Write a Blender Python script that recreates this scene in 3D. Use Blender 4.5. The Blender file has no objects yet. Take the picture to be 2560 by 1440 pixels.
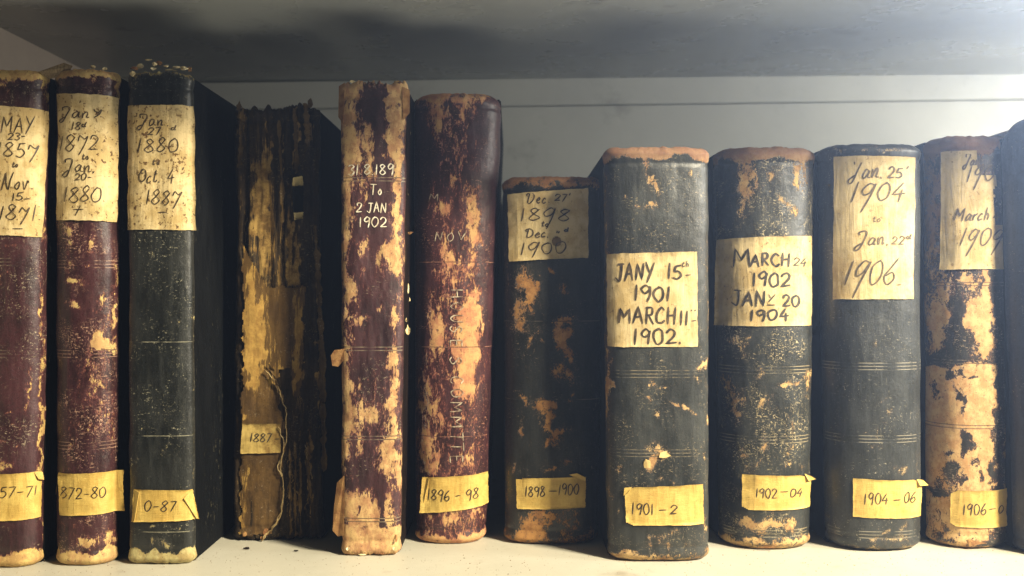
import bpy, bmesh, math, random
import numpy as np
from mathutils import Vector

# ------------------------------------------------------------------ camera, light, exposure
F = 2400.0                      # focal length in photograph pixels (2560 wide)
CAM_Y, CAM_Z = -0.6, 0.17
scene = bpy.context.scene
col = scene.collection
cd = bpy.data.cameras.new('camera')
cam = bpy.data.objects.new('camera', cd); col.objects.link(cam)
cam.location = (0, CAM_Y, CAM_Z); cam.rotation_euler = (math.radians(90), 0, 0)
cd.sensor_width = 36; cd.lens = 36 * F / 2560
cd.clip_start = 0.01; cd.clip_end = 50
cd.dof.use_dof = True; cd.dof.focus_distance = 0.605; cd.dof.aperture_fstop = 6.3
scene.camera = cam

world = bpy.data.worlds.new('World'); scene.world = world; world.use_nodes = True
bg = world.node_tree.nodes['Background']
bg.inputs[0].default_value = (0.75, 0.85, 1.0, 1); bg.inputs[1].default_value = 0.012

def lamp(name, kind, loc, target, energy, color, size=0.3, size_y=None):
    d = bpy.data.lights.new(name, kind); o = bpy.data.objects.new(name, d); col.objects.link(o)
    o.location = loc
    o.rotation_euler = (Vector(target) - Vector(loc)).to_track_quat('-Z', 'Y').to_euler()
    d.energy = energy; d.color = color
    if kind == 'AREA':
        d.size = size
        if size_y: d.shape = 'RECTANGLE'; d.size_y = size_y
    return o
lamp('ceiling_lamp', 'AREA', (1.02, -0.74, 0.96), (0.05, 0, 0.1), 82, (1.0, 0.88, 0.64), 0.22)
lamp('window_light', 'AREA', (0.66, -0.13, 0.335), (0.25, 0.25, 0.27), 4.1, (1.0, 0.96, 0.84), 0.12, 0.08)
lamp('bounce_fill', 'AREA', (0.26, -0.25, -0.40), (0.14, -0.06, 0.36), 3.4, (1.0, 0.93, 0.76), 0.9, 0.3)  # added fill standing in for bounce from below, brightens the shelf above
sp = lamp('veil_glow_spot', 'SPOT', (0.395, -0.155, 0.455), (0.0, -0.6, 0.17), 300.0, (0.58, 0.74, 1.0))  # added spot facing the camera, makes the haze glow like veiling glare
sp.data.spot_size = math.radians(95); sp.data.spot_blend = 1.0; sp.data.shadow_soft_size = 0.04

scene.view_settings.view_transform = 'Standard'; scene.view_settings.look = 'None'
scene.view_settings.exposure = 0.0; scene.view_settings.gamma = 1.0
scene.cycles.use_denoising = True
scene.cycles.max_bounces = 6

# ------------------------------------------------------------------ helpers
def P(px, py, depth):
    """the point that stands DEPTH metres from the lens in the direction of a photograph pixel"""
    return Vector(((px - 1280) / F * depth, CAM_Y + depth, CAM_Z + (720 - py) / F * depth))

def hash2(ix, iy, seed):
    h = (ix.astype(np.int64) * 374761393 + iy.astype(np.int64) * 668265263 + seed * 2147483647) & 0xffffffff
    h = ((h ^ (h >> 13)) * 1274126177) & 0xffffffff
    h = h ^ (h >> 16)
    return (h & 0xffff) / 65535.0

def vnoise(x, y, seed=0):
    ix = np.floor(x); iy = np.floor(y); fx = x - ix; fy = y - iy
    fx = fx * fx * (3 - 2 * fx); fy = fy * fy * (3 - 2 * fy)
    a = hash2(ix, iy, seed); b = hash2(ix + 1, iy, seed); c = hash2(ix, iy + 1, seed); d = hash2(ix + 1, iy + 1, seed)
    return (a * (1 - fx) + b * fx) * (1 - fy) + (c * (1 - fx) + d * fx) * fy

def fbm(x, y, seed=0, oct=4):
    x = np.asarray(x, float); y = np.asarray(y, float)
    s = 0; a = .5; t = 0
    for k in range(oct):
        s = s + a * vnoise(x * 2 ** k + 17.3 * k, y * 2 ** k + 5.1 * k, seed + k); t += a; a *= .5
    return s / t

def link(name, verts, faces, mat, parent=None, origin=(0, 0, 0), smooth=True, attrs=None, label=None):
    me = bpy.data.meshes.new(name)
    o3 = np.array(origin, float)
    v = np.asarray(verts, float).reshape(-1, 3) - o3
    me.from_pydata(v.tolist(), [], [tuple(int(i) for i in f) for f in faces])
    if attrs:
        for k, arr in attrs.items():
            a = me.attributes.new(k, 'FLOAT', 'POINT'); a.data.foreach_set('value', np.asarray(arr, np.float32).ravel())
    me.materials.append(mat)
    if smooth: me.polygons.foreach_set('use_smooth', [True] * len(me.polygons))
    me.update()
    o = bpy.data.objects.new(name, me); col.objects.link(o)
    if parent is not None:
        o.parent = parent
    else:
        o.location = origin
    if label: o['label'] = label
    return o

def grid_faces(n, m, keep=None):
    fs = []
    for j in range(m - 1):
        for i in range(n - 1):
            if keep is not None and not keep[j, i]: continue
            a = j * n + i
            fs.append((a, a + 1, a + n + 1, a + n))
    return fs

def boxes(lst):
    """lst of (x0,x1,y0,y1,z0,z1) -> verts, faces"""
    V = []; Fc = []
    for (x0, x1, y0, y1, z0, z1) in lst:
        b = len(V)
        V += [(x0, y0, z0), (x1, y0, z0), (x1, y1, z0), (x0, y1, z0), (x0, y0, z1), (x1, y0, z1), (x1, y1, z1), (x0, y1, z1)]
        Fc += [tuple(b + i for i in f) for f in ((0, 3, 2, 1), (4, 5, 6, 7), (0, 1, 5, 4), (1, 2, 6, 5), (2, 3, 7, 6), (3, 0, 4, 7))]
    return V, Fc

def bevel(o, w, seg=2):
    bm = bmesh.new(); bm.from_mesh(o.data)
    bmesh.ops.bevel(bm, geom=list(bm.edges), offset=w, segments=seg, affect='EDGES', profile=.5)
    bm.to_mesh(o.data); bm.free()
    return o

def tube(path, r, sides=6, taper=None):
    V = []; Fc = []
    n = len(path)
    for i, p in enumerate(path):
        p = Vector(p)
        t = (Vector(path[min(i + 1, n - 1)]) - Vector(path[max(i - 1, 0)])).normalized()
        a = t.cross(Vector((0, 1, 0.01))).normalized(); b = t.cross(a)
        rr = r * (taper[i] if taper else 1)
        for k in range(sides):
            an = 2 * math.pi * k / sides
            V.append(tuple(p + a * math.cos(an) * rr + b * math.sin(an) * rr))
    for i in range(n - 1):
        for k in range(sides):
            k2 = (k + 1) % sides
            Fc.append((i * sides + k, i * sides + k2, (i + 1) * sides + k2, (i + 1) * sides + k))
    Fc.append(tuple(range(sides))[::-1]); Fc.append(tuple((n - 1) * sides + k for k in range(sides)))
    return V, Fc

# ------------------------------------------------------------------ materials
class NT:
    def __init__(s, name):
        s.m = bpy.data.materials.new(name); s.m.use_nodes = True
        s.t = s.m.node_tree; s.bsdf = s.t.nodes['Principled BSDF']
    def n(s, typ, **kw):
        nd = s.t.nodes.new(typ)
        for k, v in kw.items(): setattr(nd, k, v)
        return nd
    def put(s, sock, v):
        if isinstance(v, bpy.types.NodeSocket): s.t.links.new(v, sock)
        elif isinstance(v, (tuple, list)): sock.default_value = (*v, 1) if len(v) == 3 and sock.type == 'RGBA' else v
        else: sock.default_value = v
    def math(s, op, a, b=0.0, c=0.0, clamp=False):
        nd = s.n('ShaderNodeMath', operation=op, use_clamp=clamp)
        s.put(nd.inputs[0], a); s.put(nd.inputs[1], b)
        if len(nd.inputs) > 2: s.put(nd.inputs[2], c)
        return nd.outputs[0]
    def coord(s, scale=(1, 1, 1), loc=(0, 0, 0)):
        tc = s.n('ShaderNodeTexCoord'); mp = s.n('ShaderNodeMapping')
        s.t.links.new(tc.outputs['Object'], mp.inputs['Vector'])
        mp.inputs['Scale'].default_value = scale; mp.inputs['Location'].default_value = loc
        return mp.outputs[0]
    def noise(s, vec, scale, detail=5, rough=.55, dist=0.0):
        nd = s.n('ShaderNodeTexNoise')
        s.put(nd.inputs['Vector'], vec); nd.inputs['Scale'].default_value = scale
        nd.inputs['Detail'].default_value = detail; nd.inputs['Roughness'].default_value = rough
        nd.inputs['Distortion'].default_value = dist
        return nd.outputs['Fac']
    def ramp(s, v, a, b, o0=0.0, o1=1.0):
        nd = s.n('ShaderNodeMapRange'); nd.interpolation_type = 'SMOOTHSTEP'
        s.put(nd.inputs[0], v); nd.inputs[1].default_value = a; nd.inputs[2].default_value = b
        nd.inputs[3].default_value = o0; nd.inputs[4].default_value = o1
        return nd.outputs[0]
    def mix(s, f, a, b):
        nd = s.n('ShaderNodeMix', data_type='RGBA')
        s.put(nd.inputs[0], f); s.put(nd.inputs[6], a); s.put(nd.inputs[7], b)
        return nd.outputs[2]
    def attr(s, name):
        return s.n('ShaderNodeAttribute', attribute_name=name).outputs['Fac']
    def bump(s, h, dist, strength=1.0):
        nd = s.n('ShaderNodeBump'); s.put(nd.inputs['Height'], h)
        nd.inputs['Distance'].default_value = dist; nd.inputs['Strength'].default_value = strength
        s.t.links.new(nd.outputs[0], s.bsdf.inputs['Normal'])
    def out(s, colr, rough, spec=.5):
        s.put(s.bsdf.inputs['Base Color'], colr); s.put(s.bsdf.inputs['Roughness'], rough)
        s.bsdf.inputs['Specular IOR Level'].default_value = spec
        return s.m

def leather(name, dark, dark2, mid, worn, worn2, seed=0, amp=1.0, scale=130, stretch=.55, rough=.42, lines=(), fleck=.60, fleck_col=(.33, .27, .18), spec=.5):
    m = NT(name)
    c = m.coord((1, 1, stretch), (seed * 1.7, seed * .9, seed * 2.3))
    c1 = m.coord((1, 1, 1), (seed * 2.1, seed, seed * 1.3))
    n1 = m.noise(c, scale * 1.25, 10, .74, .6)
    n2 = m.noise(c, scale * 6, 6, .72, .5)
    v = m.math('ADD', m.attr('wear'), m.math('MULTIPLY', m.math('SUBTRACT', n1, .5), amp * 1.55))
    v = m.math('ADD', v, m.math('MULTIPLY', m.math('SUBTRACT', n2, .5), 1.0))
    mask = m.ramp(v, .49, .515)
    edge = m.math('MULTIPLY', m.ramp(v, .37, .49), m.ramp(n2, .40, .60))
    wide = m.math('MULTIPLY', m.ramp(v, .22, .50), .55)
    big = m.noise(c1, 38, 4, .6)
    streak = m.noise(m.coord((1, 1, .12), (seed, seed * 2, 1)), 210, 5, .65)
    fine = m.noise(c1, 520, 5, .7)
    dcol = m.mix(m.ramp(big, .38, .62), dark, dark2)
    dcol = m.mix(m.math('MULTIPLY', m.ramp(streak, .45, .68), .6), dcol, tuple(min(1, x * 1.4 + .002) for x in dark2))
    dcol = m.mix(m.math('MULTIPLY', m.ramp(fine, .50, .66), .5), dcol, tuple(x * .45 for x in dark))
    dcol = m.mix(m.math('MULTIPLY', wide, m.ramp(fine, .42, .58)), dcol, tuple(.5 * a + .5 * b for a, b in zip(dark2, mid)))
    dcol = m.mix(m.math('MULTIPLY', edge, .9), dcol, mid)
    # small scuffs and scratches
    sc = m.noise(m.coord((1, 1, 2.2), (seed, seed * 3.1, 0)), 560, 4, .6, .8)
    sv = m.noise(m.coord((2.6, 2.6, .5), (seed * 3, seed, 4)), 420, 3, .55, 1.6)
    gate = m.ramp(m.noise(c1, 52, 4, .6), .44, .62, .05, 1.0)
    fl = m.math('MULTIPLY', m.math('MAXIMUM', m.ramp(sc, fleck, fleck + .05), m.math('MULTIPLY', m.ramp(sv, fleck + .045, fleck + .085), .8)), gate)
    dcol = m.mix(fl, dcol, fleck_col)
    wn = m.noise(c1, 120, 7, .72)
    wcol = m.mix(m.ramp(wn, .40, .60), worn, worn2)
    wcol = m.mix(m.math('MULTIPLY', m.ramp(m.noise(c, 330, 5, .7), .54, .66), .65), wcol, tuple(.55 * a + .45 * b for a, b in zip(worn2, mid)))
    wcol = m.mix(m.ramp(m.noise(c1, 700, 4, .65), .60, .68, 0, .75), wcol, tuple(a * 1.5 for a in dark2))
    wcol = m.mix(m.math('MULTIPLY', m.attr('rot'), .8), wcol, (.19, .092, .055))
    grain = m.noise(c1, 1900, 3, .6)
    colr = m.mix(mask, dcol, wcol)
    height = m.math('ADD', m.math('MULTIPLY', mask, -.55), m.math('MULTIPLY', grain, .22))
    height = m.math('ADD', height, m.math('ADD', m.math('MULTIPLY', fine, .35), m.math('MULTIPLY', streak, .5)))
    rgh = m.math('ADD', m.math('MULTIPLY', mask, .45), m.math('ADD', rough, m.math('MULTIPLY', m.math('SUBTRACT', fine, .5), .6)), clamp=True)
    if lines:
        sp = m.n('ShaderNodeSeparateXYZ'); m.t.links.new(m.coord(), sp.inputs[0])
        tot = None
        for z in lines:
            q = m.math('COMPARE', sp.outputs[2], z, .00028)
            tot = q if tot is None else m.math('ADD', tot, q)
        fade = m.ramp(m.noise(m.coord((1, 1, .02), (seed, 0, seed)), 60, 4, .65), .46, .60)
        height = m.math('SUBTRACT', height, m.math('MULTIPLY', tot, .9))
        colr = m.mix(m.math('MULTIPLY', m.math('MULTIPLY', tot, fade), .6), colr, fleck_col)
        colr = m.mix(m.math('MULTIPLY', m.math('MULTIPLY', tot, mask), .7), colr, dark)
    m.bump(height, .0006, .9)
    return m.out(colr, rgh, spec)

def paper(name, base, stain, speck=(.12, .06, .02), seed=0, amount=.5, fibre=False, rough=.7):
    m = NT(name)
    c = m.coord((1, 1, 1), (seed * 3.3, seed, seed * .7))
    n = m.noise(c, 60, 6, .68)
    colr = m.mix(m.ramp(n, .42, .62), base, stain)
    blot = m.noise(c, 170, 5, .65)
    colr = m.mix(m.math('MULTIPLY', m.ramp(blot, .53, .68), .15 + .45 * amount), colr, tuple(x * .55 for x in stain))
    n2 = m.noise(c, 430, 4, .6)
    f = m.math('MULTIPLY', m.ramp(n2, .635 - .07 * amount, .68 - .07 * amount), m.ramp(n, .40, .56, .15, 1))
    colr = m.mix(m.math('MULTIPLY', f, min(1, .25 + amount)), colr, speck)
    cf = m.coord((1, 1, 14) if fibre else (1.6, 1.6, 1), (seed, 0, 0))
    fb = m.noise(cf, 160 if fibre else 90, 4, .6)
    colr = m.mix(m.ramp(fb, .5, .72, 0, .35), colr, stain)
    g = m.noise(c, 1500, 2, .6)
    cr = m.noise(m.coord((3, 3, .4), (seed, 1, 2)), 60, 3, .5, .6)
    h = m.math('ADD', m.math('MULTIPLY', g, .15), m.math('ADD', m.math('MULTIPLY', fb, .3), m.math('MULTIPLY', cr, 1.0)))
    m.bump(h, .0010, .7)
    return m.out(colr, rough, .35)

def plain(name, c1, c2, rough, scale=60, bump=0.0, spec=.5, stretch=(1, 1, 1)):
    m = NT(name)
    n = m.noise(m.coord(stretch), scale, 6, .6)
    if bump: m.bump(m.noise(m.coord(stretch), scale * 6, 4, .6), bump, .8)
    return m.out(m.mix(m.ramp(n, .35, .65), c1, c2), m.math('ADD', rough, m.math('MULTIPLY', m.math('SUBTRACT', n, .5), .25)), spec)

INK = plain('ink', (.010, .007, .004), (.085, .055, .026), .6, 330)
INK_BLACK = plain('black_ink', (.008, .007, .006), (.06, .044, .026), .6, 330)
INK_FADED = plain('faded_ink', (.045, .03, .014), (.13, .09, .04), .7, 300)
INK_WHITE = plain('white_ink', (.78, .74, .60), (.48, .40, .28), .7, 420)
INK_GHOST = plain('rubbed_white_ink', (.54, .46, .33), (.14, .085, .055), .7, 260)
PAGES = plain('old_pages', (.30, .22, .11), (.16, .11, .05), .85, 40, .0006, .2, (40, 40, 1))
def board(name, c1, c2, fl, rough=.6):
    m = NT(name)
    c = m.coord((1, 1, .35)); n = m.noise(c, 80, 6, .6); f = m.noise(c, 460, 5, .65, .6); w = m.noise(c, 30, 3, .5)
    colr = m.mix(m.ramp(n, .35, .65), c1, c2)
    colr = m.mix(m.math('MULTIPLY', m.ramp(f, .615, .68), m.ramp(w, .5, .62)), colr, fl)
    m.bump(f, .0004, .8)
    return m.out(colr, rough, .08)
BOARD_BLACK = board('black_cloth_board', (.0018, .0022, .0026), (.0045, .005, .0055), (.10, .09, .06), .8)
BOARD_BROWN = board('brown_leather_board', (.008, .005, .004), (.016, .009, .006), (.22, .15, .07))
BOARD_NAVY = board('navy_cloth_board', (.010, .013, .022), (.016, .020, .034), (.08, .08, .08))
SCRAP = plain('torn_paper', (.82, .72, .46), (.60, .46, .22), .8, 180, .0004, .2)
TAN_DARK = plain('dark_torn_leather', (.16, .10, .04), (.08, .05, .02), .8, 160, .0006, .2)
TAN = plain('torn_tan_leather', (.36, .20, .075), (.20, .09, .035), .8, 160, .0006, .2)

# ------------------------------------------------------------------ lettering: pen strokes per character
G = {
 '0': (.6, ".3,1 .08,.8 .02,.45 .15,.05 .33,0 .5,.2 .55,.55 .45,.9 .27,1"),
 '1': (.26, "!.12,1 .08,0"), '/': (.3, "!.2,1 .0,0"),
 '2': (.6, ".05,.75 .12,.95 .32,1 .5,.8 .4,.5 .05,.03|!.03,.02 .55,.06"),
 '3': (.56, ".05,.9 .3,1 .48,.8 .25,.55 .5,.3 .3,.0 .02,.1"),
 '4': (.6, "!.35,1 .02,.33 .55,.38|!.4,.62 .36,-.05"),
 '5': (.58, ".15,.95 .1,.55 .35,.6 .52,.3 .3,0 .03,.08|!.14,.95 .5,1"),
 '6': (.56, ".45,1 .15,.65 .03,.25 .25,0 .5,.2 .38,.48 .08,.3"),
 '7': (.55, "!.02,.93 .5,.97 .15,-.05"),
 '%': (.58, ".02,.55 .1,.85 .25,.75 .4,.65 .55,.85 .4,.3 .2,-.35"),
 '8': (.56, ".45,.85 .28,1 .08,.8 .28,.52 .5,.22 .27,0 .03,.2 .25,.5 .48,.85"),
 '9': (.58, ".5,.85 .3,1 .06,.75 .2,.48 .45,.65 .52,.9 .48,.4 .4,-.05"),
 '&': (.62, ".5,.9 .3,1 .05,.65 .15,.35 .4,.5 .56,.98 .45,.3 .25,-.6"),
 '-': (.55, "!.04,.42 .46,.45"), '.': (.22, "!.06,.06 .1,.0"), "'": (.2, "!.1,1.05 .05,.8"), '"': (.3, "!.08,1.05 .05,.8|!.22,1.05 .19,.8"),
 ',': (.22, "!.1,.05 .04,-.12"), '_': (.6, "!0,0 .6,.02"), ' ': (.32, ""),
 'M': (.82, "!.05,0 .1,1 .38,.35 .65,1 .72,0"), 'A': (.62, "!0,0 .3,1 .58,0|!.12,.38 .48,.38"),
 'Y': (.6, "!0,1 .25,.5|!.55,1 .1,-.1"), 'N': (.64, "!.05,0 .1,1 .5,.02 .55,1"),
 'J': (.58, ".4,1 .38,.3 .25,0 .02,.15|!.15,1 .55,1"), 'R': (.56, "!.08,0 .08,1|.05,1 .4,.95 .42,.6 .1,.5|!.2,.5 .5,0"),
 'C': (.58, ".5,.85 .3,1 .05,.6 .1,.15 .35,0 .52,.15"), 'H': (.6, "!.05,1 .05,0|!.5,1 .5,0|!.05,.5 .5,.52"),
 'T': (.58, "!0,1 .55,1|!.28,1 .26,0"), 'O': (.62, ".3,1 .06,.7 .05,.3 .28,0 .5,.25 .52,.7 .3,1"),
 'S': (.52, ".45,.88 .25,1 .06,.78 .28,.52 .46,.25 .22,0 .02,.12"), 'I': (.22, "!.1,1 .1,0"),
 'E': (.52, "!.45,1 .08,1 .08,0 .48,0|!.08,.52 .38,.52"), 'U': (.58, ".05,1 .06,.25 .28,0 .48,.25 .5,1"), 'V': (.56, "!0,1 .25,0 .5,1"),
 'D': (.64, ".15,.95 .12,.3 .1,.05 .3,0 .55,.35 .5,.8 .2,1 -.05,.85 .0,.7"),
 '$': (.6, ".1,.72 .05,.95 .35,1 .52,.88 .42,.4 .25,-.2 .05,-.32 0,-.12 .3,.12"),
 '@': (.66, ".3,1 .05,.6 .1,.15 .35,0 .6,.35 .5,.85 .2,.95 .15,.7 .4,.65"),
 '#': (.7, ".0,.0 .08,.5 .15,1 .3,.4 .42,0 .52,.6 .65,1.05"),
 'a': (.46, ".38,.45 .2,.5 .05,.25 .12,.02 .3,.15 .4,.45 .38,.1 .5,.05"),
 'n': (.44, ".02,.45 .08,.0 .1,.3 .25,.5 .33,.35 .33,.05 .45,.05"),
 'o': (.36, ".2,.5 .04,.25 .15,0 .32,.2 .25,.48 .18,.5"), 'v': (.4, ".02,.45 .15,.0 .32,.5 .4,.45"),
 'c': (.36, ".3,.4 .18,.5 .03,.25 .12,0 .32,.1"), 'e': (.36, ".05,.22 .3,.35 .2,.5 .04,.25 .14,0 .33,.1"),
 't': (.32, ".15,.85 .1,.1 .22,0 .3,.1|!.0,.55 .28,.58"), 'd': (.44, ".3,.4 .15,.45 .03,.2 .15,0 .3,.2 .38,.9 .32,.1 .42,.05"),
 'h': (.38, "!.08,1 .05,0|.06,.3 .22,.5 .3,.35 .3,0"), 'r': (.32, ".05,.45 .08,0 .1,.35 .28,.5"),
 'u': (.44, ".02,.5 .05,.1 .2,.0 .32,.4 .33,.05 .42,.05"), 'y': (.42, ".02,.5 .08,.25 .25,.25 .35,.5 .28,0 .12,-.35"),
}
def smooth_poly(pts, n=7):
    p = np.array(pts, float)
    q = np.vstack([2 * p[0] - p[1], p, 2 * p[-1] - p[-2]])
    out = []
    for i in range(1, len(q) - 2):
        for k in range(n):
            t = k / n
            out.append(.5 * ((2 * q[i]) + (-q[i - 1] + q[i + 1]) * t + (2 * q[i - 1] - 5 * q[i] + 4 * q[i + 1] - q[i + 2]) * t * t + (-q[i - 1] + 3 * q[i] - 3 * q[i + 1] + q[i + 2]) * t ** 3))
    out.append(p[-1])
    return np.array(out)

def strokes_for(text, x0, x1, base, h, slant=.15, rot=0.0, seed=1, wob=.035):
    """text -> list of polylines in photograph pixels"""
    rng = random.Random(seed * 7 + len(text))
    adv = [G[c][0] for c in text]; tot = sum(adv) + .12 * (len(text) - 1)
    sx = (x1 - x0) / tot
    res = []; cx = 0
    for c, a in zip(text, adv):
        dy = rng.uniform(-.05, .05); hs = rng.uniform(.94, 1.06)
        if G[c][1]:
            for st in G[c][1].split('|'):
                straight = st[0] == '!'
                pts = [tuple(map(float, q.split(','))) for q in st.lstrip('!').split()]
                pts = [(x + rng.uniform(-wob, wob), y * hs + dy + rng.uniform(-wob, wob)) for x, y in pts]
                if straight:
                    pl = []
                    for i in range(len(pts) - 1):
                        for k in range(4):
                            t = k / 4; pl.append((pts[i][0] * (1 - t) + pts[i + 1][0] * t, pts[i][1] * (1 - t) + pts[i + 1][1] * t))
                    pl.append(pts[-1]); pl = np.array(pl)
                else:
                    pl = smooth_poly(pts)
                X = (cx + pl[:, 0]) * sx + pl[:, 1] * h * slant; Y = pl[:, 1] * h
                co, si = math.cos(rot), math.sin(rot)
                res.append(np.stack([x0 + X * co - Y * si, base - (X * si + Y * co)], 1))
        cx += a + .12
    return res

# ------------------------------------------------------------------ a book
class Book:
    def __init__(s, label, xt, xb, ytop, ybot, bulge=.010, p=2.6, rt=.004, rb=.004, seed=0, lump=.0008, rag=.0006, thick_back=.21, name='old_ledger'):
        s.seed = seed; s.lump = lump; s.rag = rag
        s.depth = CAM_Z * F / (ybot - 720)
        s.y0 = CAM_Y + s.depth
        s.b = bulge; s.p = p; s.rt = rt; s.rb = rb
        de = s.depth + .6 * bulge
        s.H = CAM_Z + (720 - ytop) / F * s.depth
        s.xt = [(x - 1280) / F * de for x in xt]; s.xb = [(x - 1280) / F * de for x in xb]
        th = np.linspace(-1, 1, 400) * math.pi / 2
        ux = np.sign(np.sin(th)) * np.abs(np.sin(th)) ** (2 / p); uy = 1 - np.abs(np.cos(th)) ** (2 / p)
        for cur, want in ((s.xt, xt), (s.xb, xb)):
            for _ in range(6):
                c_ = (cur[0] + cur[1]) / 2; h_ = (cur[1] - cur[0]) / 2
                q = 1280 + F * (c_ + ux * h_) / (s.depth + uy * bulge)
                cur[0] += (want[0] - q.min()) * s.depth / F; cur[1] += (want[1] - q.max()) * s.depth / F
        s.origin = ((s.xb[0] + s.xb[1]) / 2, s.y0 + bulge, 0)
        s.e = bpy.data.objects.new(name, None); col.objects.link(s.e)
        s.e.location = s.origin; s.e.empty_display_size = .02
        s.e['label'] = label; s.e['category'] = 'book'; s.e['group'] = 'old bound volumes standing in a row on the shelf'
        s.back = s.y0 + bulge + thick_back
    def xc(s, z):
        t = np.clip(np.asarray(z, float) / s.H, 0, 1)
        return ((1 - t) * (s.xb[0] + s.xb[1]) + t * (s.xt[0] + s.xt[1])) / 2
    def hw(s, z):
        t = np.clip(np.asarray(z, float) / s.H, 0, 1)
        return ((1 - t) * (s.xb[1] - s.xb[0]) + t * (s.xt[1] - s.xt[0])) / 2
    def disp(s, un, z):
        return (fbm(np.asarray(un) * 2.3 + 9, np.asarray(z) * 42, s.seed + 50, 4) - .5) * 2 * s.lump
    def z_of(s, py):
        return CAM_Z + (720 - np.asarray(py, float)) / F * s.depth
    def surf(s, px, py, off=0.0):
        """a point of the spine's face (OFF metres proud of it) for a place given in photograph pixels"""
        px = np.asarray(px, float); z = s.z_of(py)
        xc = s.xc(z); hw = s.hw(z)
        y = np.full_like(px, s.y0 + s.b * .05)
        for _ in range(14):
            x = (px - 1280) / F * (y - CAM_Y)
            un = (x - xc) / hw
            uc = np.clip(np.abs(un), 0, .975)
            yn = s.y0 + s.b * (1 - (1 - uc ** s.p) ** (1 / s.p))
            y = .5 * y + .5 * yn
        uc = np.clip(np.abs(un), 1e-4, .975)
        dy = s.b * (1 - uc ** s.p) ** (1 / s.p - 1) * uc ** (s.p - 1) / hw * np.sign(un)
        ln = np.sqrt(1 + dy * dy)
        d = s.disp(un, z) + off
        return np.stack([x + dy / ln * d, y - d / ln, z], -1)
    def wear_at(s, px, py, wear):
        w = np.full(px.shape, float(wear.get('base', .15)))
        wx = px + (fbm(px / 26, py / 26, s.seed + 3, 3) - .5) * 34; wy = py + (fbm(px / 26, py / 26, s.seed + 8, 3) - .5) * 34
        for (y0, y1, v) in wear.get('bands', ()):
            w += v * np.clip((wy - y0) / 14 + .5, 0, 1) * np.clip((y1 - wy) / 14 + .5, 0, 1)
        for b in wear.get('blobs', ()):
            cx, cy, rx, ry, v = b[:5]; an = math.radians(b[5]) if len(b) > 5 else 0
            dx = wx - cx; dy = wy - cy
            ex = (dx * math.cos(an) - dy * math.sin(an)) / rx; ey = (dx * math.sin(an) + dy * math.cos(an)) / ry
            w += v * .95 * np.exp(-((ex * ex + ey * ey) ** 1.05) * .72)
        return w
    def spine(s, mat, wear, nu=84, name='spine', off=0.0, keep=None, extra=None):
        # outline of the cross-section, evenly spaced
        th = np.linspace(-1, 1, 4001) * math.pi / 2
        ux = np.sign(np.sin(th)) * np.abs(np.sin(th)) ** (2 / s.p); uy = 1 - np.abs(np.cos(th)) ** (2 / s.p)
        hw0 = float(s.hw(s.H / 2))
        ds = np.concatenate([[0], np.cumsum(np.hypot(np.diff(ux) * hw0, np.diff(uy) * s.b))])
        tt = np.linspace(0, ds[-1], nu); UX = np.interp(tt, ds, ux); UY = np.interp(tt, ds, uy)
        nv = int(s.H / .00085)
        z = np.linspace(0, s.H, nv)
        z = np.concatenate([[.00005, .0003], z[1:-1], [s.H - .0003, s.H - .00005]])
        r1 = np.maximum(s.rb - z, 0); r2 = np.maximum(s.rt - (s.H - z), 0)
        ins = np.where(r1 > 0, s.rb - np.sqrt(np.maximum(s.rb ** 2 - r1 ** 2, 0)), 0) + np.where(r2 > 0, s.rt - np.sqrt(np.maximum(s.rt ** 2 - r2 ** 2, 0)), 0)
        Z = np.repeat(z[:, None], len(UX), 1); U = np.repeat(UX[None], len(z), 0); V = np.repeat(UY[None], len(z), 0)
        I = ins[:, None]
        hw = s.hw(Z); X = s.xc(Z) + U * np.maximum(hw - I, .004); Y = s.y0 + np.minimum(I, s.b) + V * (s.b - np.minimum(I, s.b * .95))
        dyn = np.gradient(UY, UX * hw0 + np.arange(len(UX)) * 1e-9) * s.b; ln = np.sqrt(1 + dyn ** 2)
        px = 1280 + F * X / (Y - CAM_Y); py = 720 - F * (Z - CAM_Z) / s.depth
        d = s.disp(U, Z) + off
        if s.b > .006: d = d + .0005 * np.exp(-((s.H - Z - .0045) / .0022) ** 2) - .0006 * np.exp(-((s.H - Z - .0105) / .0016) ** 2) + .0006 * np.exp(-((Z - .004) / .002) ** 2) - .0005 * np.exp(-((Z - .0095) / .0014) ** 2)
        if extra is not None: d = d + extra(px, py)
        X = X + dyn / ln * d; Y = Y - d / ln
        # ragged ends
        zt = np.clip((Z - (s.H - .012)) / .012, 0, 1) ** 2; zb = np.clip((.012 - Z) / .012, 0, 1) ** 2
        Z = Z + zt * (fbm(U * 9, U * 0 + 1, s.seed + 21, 4) - .6) * 3 * s.rag + zb * np.abs(fbm(U * 9, U * 0 + 4, s.seed + 22, 4) - .5) * 2 * s.rag
        w = s.wear_at(px, py, wear)
        nvv, nuu = X.shape
        kp = None
        if keep is not None:
            K = keep(px, py); kp = K[:-1, :-1] & K[1:, :-1] & K[:-1, 1:] & K[1:, 1:]
        verts = np.stack([X, Y, Z], -1).reshape(-1, 3)
        fcs = grid_faces(nuu, nvv, kp)
        if keep is None:   # close head and tail
            n0 = len(verts)
            top = verts[(nvv - 1) * nuu:].copy(); top[:, 1] = s.y0 + s.b; bot = verts[:nuu].copy(); bot[:, 1] = s.y0 + s.b
            verts = np.vstack([verts, top, bot]); w = np.concatenate([w.ravel(), w[-1], w[0]])
            for i in range(nuu - 1):
                a = (nvv - 1) * nuu + i
                fcs.append((a, a + 1, n0 + i + 1, n0 + i)); fcs.append((i + 1, i, n0 + nuu + i, n0 + nuu + i + 1))
        rot = np.zeros_like(w)
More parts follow.
